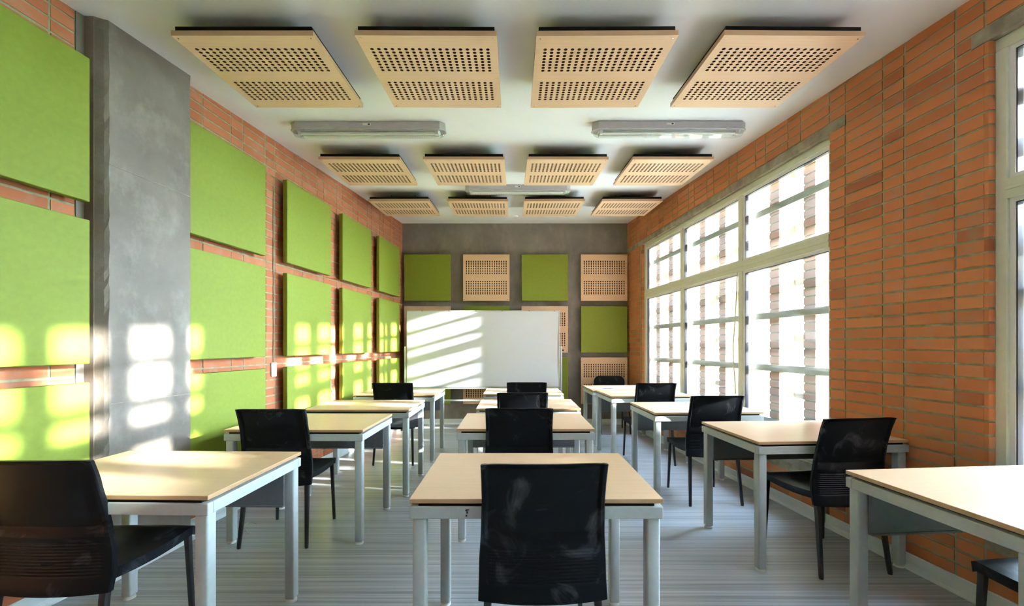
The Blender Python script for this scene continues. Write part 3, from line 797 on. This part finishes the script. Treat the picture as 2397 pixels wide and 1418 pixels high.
    for sx in (-1, 1):
        leg([(sx*.203,-.180,.47), (sx*.208,-.200,.38), (sx*.216,-.222,.18), (sx*.224,-.243,.008)], .030, .021)
        leg([(sx*.207,.222,.462), (sx*.211,.228,.30), (sx*.220,.238,.008)], .026, .020)
    q = MB(); q.box(-.205, .205, -.205, -.180, .425, .455); q.box(-.20, .20, .205, .225, .432, .455); q.build('stretcher', M['black_metal'], root, bevel=.004)
    return root
ch = make_chair(); bpy.context.view_layer.update(); KIDS[ch.name] = list(ch.children)
for k in list(ch.children): KIDS[k.name] = list(k.children)
chairs = [
 (-1.788, 1.848, 0, 'black plastic chair nearest the viewpoint at the first desk along the green panels, bluish sheen'),
 (-1.622, 3.105, 1.5, 'black plastic chair with chalky smears at the second desk along the green panels'),
 (-1.368, 5.078, 0, 'black plastic chair at the rear desk of the green wall column, before the whiteboard'),
 (.104, 1.800, 1.2, 'black plastic chair at the front middle desk, seen full from behind'),
 (.036, 3.143, 0, 'black plastic chair at the second desk of the middle column'),
 (.077, 4.080, 0, 'black plastic chair with white handprints at the third desk of the middle column'),
 (.147, 5.150, 0, 'black plastic chair at the middle column desk closest to the whiteboard'),
 (2.125, 1.525, 5, 'black plastic chair at the nearest window-side desk, only its seat corner showing'),
 (1.985, 2.755, 6.5, 'black plastic chair with a scuffed back at the window column desk by the brick pier'),
 (1.705, 3.86, 2, 'black plastic chair at the third desk of the window column'),
 (1.585, 5.05, 2, 'black plastic chair at the fourth desk of the window column')]
for i, (x, y, r_, lab) in enumerate(chairs):
    o = ch if i == 0 else copy_tree(ch)
    o.location = (x, y, 0); o.rotation_euler = (0, 0, R(r_)); tag(o, lab, 'chair', 'black classroom chairs')

# teacher chair facing the class
tcr = tag(empty('teacher_chair', (1.56, 6.79, 0), R(180)), 'black padded chair with a round-cornered back behind the teacher desk', 'chair')
def rounded_pad(w_, h_, t, r, z0, y0, tilt=0, n=6, bulge=.02):
    q = MB(); pts = []
    for cxs, czs, a0 in ((1,1,0), (-1,1,90), (-1,-1,180), (1,-1,270)):
        for k in range(n+1):
            a_ = R(a0 + 90*k/n); pts.append((cxs*(w_/2-r) + r*math.cos(a_), h_/2 + czs*(h_/2-r) + r*math.sin(a_)))
    m_ = len(pts); v = []
    for s, yy in ((.96, 0), (1, t*.3), (1, t*.7), (.96, t)):
        for x, z in pts: v.append((x*s, y0 + yy + bulge*(x/(w_/2))**2, z0 + h_/2 + (z-h_/2)*s))
    f = [tuple(reversed(range(m_))), tuple(3*m_+k for k in range(m_))]
    for j in range(3):
        for k in range(m_): f.append((j*m_+k, j*m_+(k+1)%m_, (j+1)*m_+(k+1)%m_, (j+1)*m_+k))
    q.add(v, f); return q
rounded_pad(.50, .36, .05, .09, .50, -.245).build('backrest', M['black'], tcr, smooth=True)
q = MB(); q.box(-.24, .24, -.19, .25, .43, .485); q.build('seat', M['black'], tcr, bevel=.02, seg=3, smooth=True)
for sx in (-1, 1):
    q = MB(); q.tube([(sx*.215,-.235,.62), (sx*.215,-.20,.43), (sx*.225,-.25,.001)], .012, 8); q.build('leg', M['black_metal'], tcr, smooth=True)
    q = MB(); q.tube([(sx*.215,.20,.43), (sx*.225,.25,.001)], .012, 8); q.build('leg', M['black_metal'], tcr, smooth=True)

# ---------------------------------------------------------------- mobile whiteboard
wbd = tag(empty('whiteboard', (0, 7.0, 0)), 'large wheeled whiteboard with aluminium frame before the concrete end wall', 'whiteboard')
X0, X1 = -1.757, .752
q = MB(); q.box(X0+.012, X1-.012, -.012, .012, .69, 1.915); q.build('board', M['whiteboard'], wbd)
q = MB(); t = .016
q.box(X0, X1, -.016, .016, 1.912, 1.930); q.box(X0, X1, -.016, .016, .675, .695); q.box(X0, X0+t, -.016, .016, .695, 1.912); q.box(X1-t, X1, -.016, .016, .695, 1.912)
q.build('frame', M['alu'], wbd, bevel=.003)
for x in (-1.50,-1.06,-.62,-.19,.25,.66): 
    q = MB(); q.box(x-.008, x+.008, -.020, -.0155, 1.918, 1.926); q.build('clip', M['gasket'], wbd)
q = MB(); q.box(X0+.02, X1-.02, -.07, -.016, .655, .663); q.box(X0+.02, X1-.02, -.072, -.068, .655, .675); q.build('pen_tray', M['alu'], wbd)
for s_, x in ((-1, X0-.022), (1, X1+.022)):
    q = MB(); q.box(x-.014, x+.014, -.02, .02, .09, 1.34); q.build('post', M['alu'], wbd, bevel=.004)
    q = MB(); q.box(x-.009, x+.009, -.026, -.019, 1.12, 1.60) if False else q.box(x-s_*.034-.007, x-s_*.034+.007, -.024, -.016, 1.06, 1.62); q.build('pivot_bracket', M['lamp_grey'], wbd, bevel=.002)
    q = MB(); q.tube([(x+s_*.014, 0, 1.28), (x+s_*.04, 0, 1.28)], .014, 12); q.build('knob', M['black_metal'], wbd)
    q = MB(); q.box(x-.018, x+.018, -.24, .24, .075, .10); ft = q.build('foot', M['alu'], wbd, bevel=.004)
    for y in (-.21, .21):
        q = MB(); q.tube([(x-.012, y, .031), (x+.012, y, .031)], .031, 16); c_ = q.build('caster', M['black_metal'], ft, smooth=True)
        q = MB(); q.box(x-.017, x+.017, y-.016, y+.016, .045, .076); q.build('caster_fork', M['chrome'], ft)
for z in (.46, .12):
    q = MB(); q.box(X0-.01, X1+.01, -.012, .012, z-.013, z+.013)
    if z > .3: q.build('crossbar', M['alu'], wbd, bevel=.003)
    else:
        q = MB(); q.box(X0-.01, X1+.01, -.012, .012, .645, .668); q.build('crossbar', M['alu'], wbd, bevel=.003)

# ---------------------------------------------------------------- small things
sy = 4.08
sw = tag(empty('light_switch', (XL(sy), sy, 1.132)), 'white switch plate on the brick between the first two panel columns beyond the concrete column', 'switch'); sw.rotation_euler = (0, 0, math.pi/2 - AL)
sw.location.y = 4.02; sw.location.x = XL(4.02)
q = MB(); q.box(-.036, .036, -.017, -.002, -.066, .066); q.build('plate', M['switch'], sw, bevel=.004, smooth=True)
for z in (-.030, .0, .030):
    q = MB(); q.box(-.013, .013, -.0205, -.0165, z-.012, z+.012); q.build('button', M['paper'], sw, bevel=.0015, seg=1)
q = MB(); q.tube([(XL(4.02)+.006, 4.02, 1.20 + .03*i) for i in range(56)], .0045, 6)
o = q.build('conduit', M['lintel']); tag(o, 'thin grey conduit running up the brick wall above the switch', 'conduit')
q = MB(); pts = []
for i in range(13):
    t = i/12; pts.append((XL(5.0)+.02+.05*t*t, 4.99-.03*math.sin(t*3), .985-.24*t if t < .7 else .817-.10*(t-.7)))
q.tube([(XL(5.0)+.004, 5.02, .99), (XL(5.0)+.02, 5.01, .93), (XL(5.0)+.024, 5.0, .86), (XL(5.0)+.04, 5.0, .80), (XL(5.0)+.06, 5.0, .76), (XL(5.0)+.06, 5.0, .70)], .006, 8)
tag(q.build('cable', M['lamp_grey'], smooth=True), 'short grey cable hanging from the brick wall behind the third desk', 'cable')
# cord hanging in front of the window mullion
q = MB(); pts = [(4.36, 2.10), (4.375, 1.85), (4.40, 1.6), (4.43, 1.35), (4.42, 1.15), (4.40, 1.0), (4.39, .86)]
q.tube([(XR(y)+.030, y, z) for y, z in pts], .006, 8)
tag(q.build('blind_cord', M['cream_cord'], smooth=True), 'thin cream cord hanging from the window transom beside a mullion', 'cord')
# thread on the floor
q = MB(); q.tube([(-1.795, 3.28, .003), (-1.70, 3.30, .003), (-1.66, 3.26, .003)][:1] + [(-1.90+.0, 3.12, .003)], .001, 4) if False else None
pp = [(600,1225),(592,1222),(582,1223),(573,1228),(571,1233),(577,1239),(580,1246),(583,1249)]
q = MB(); q.tube([((px-1203)/1000*(1.356*1000/(py-808)), 1.356*1000/(py-808), .004) for px, py in pp], .0028, 6)
tag(q.build('thread', M['cream_cord'], smooth=True), 'loose cream thread lying on the striped floor under a chair', 'thread')
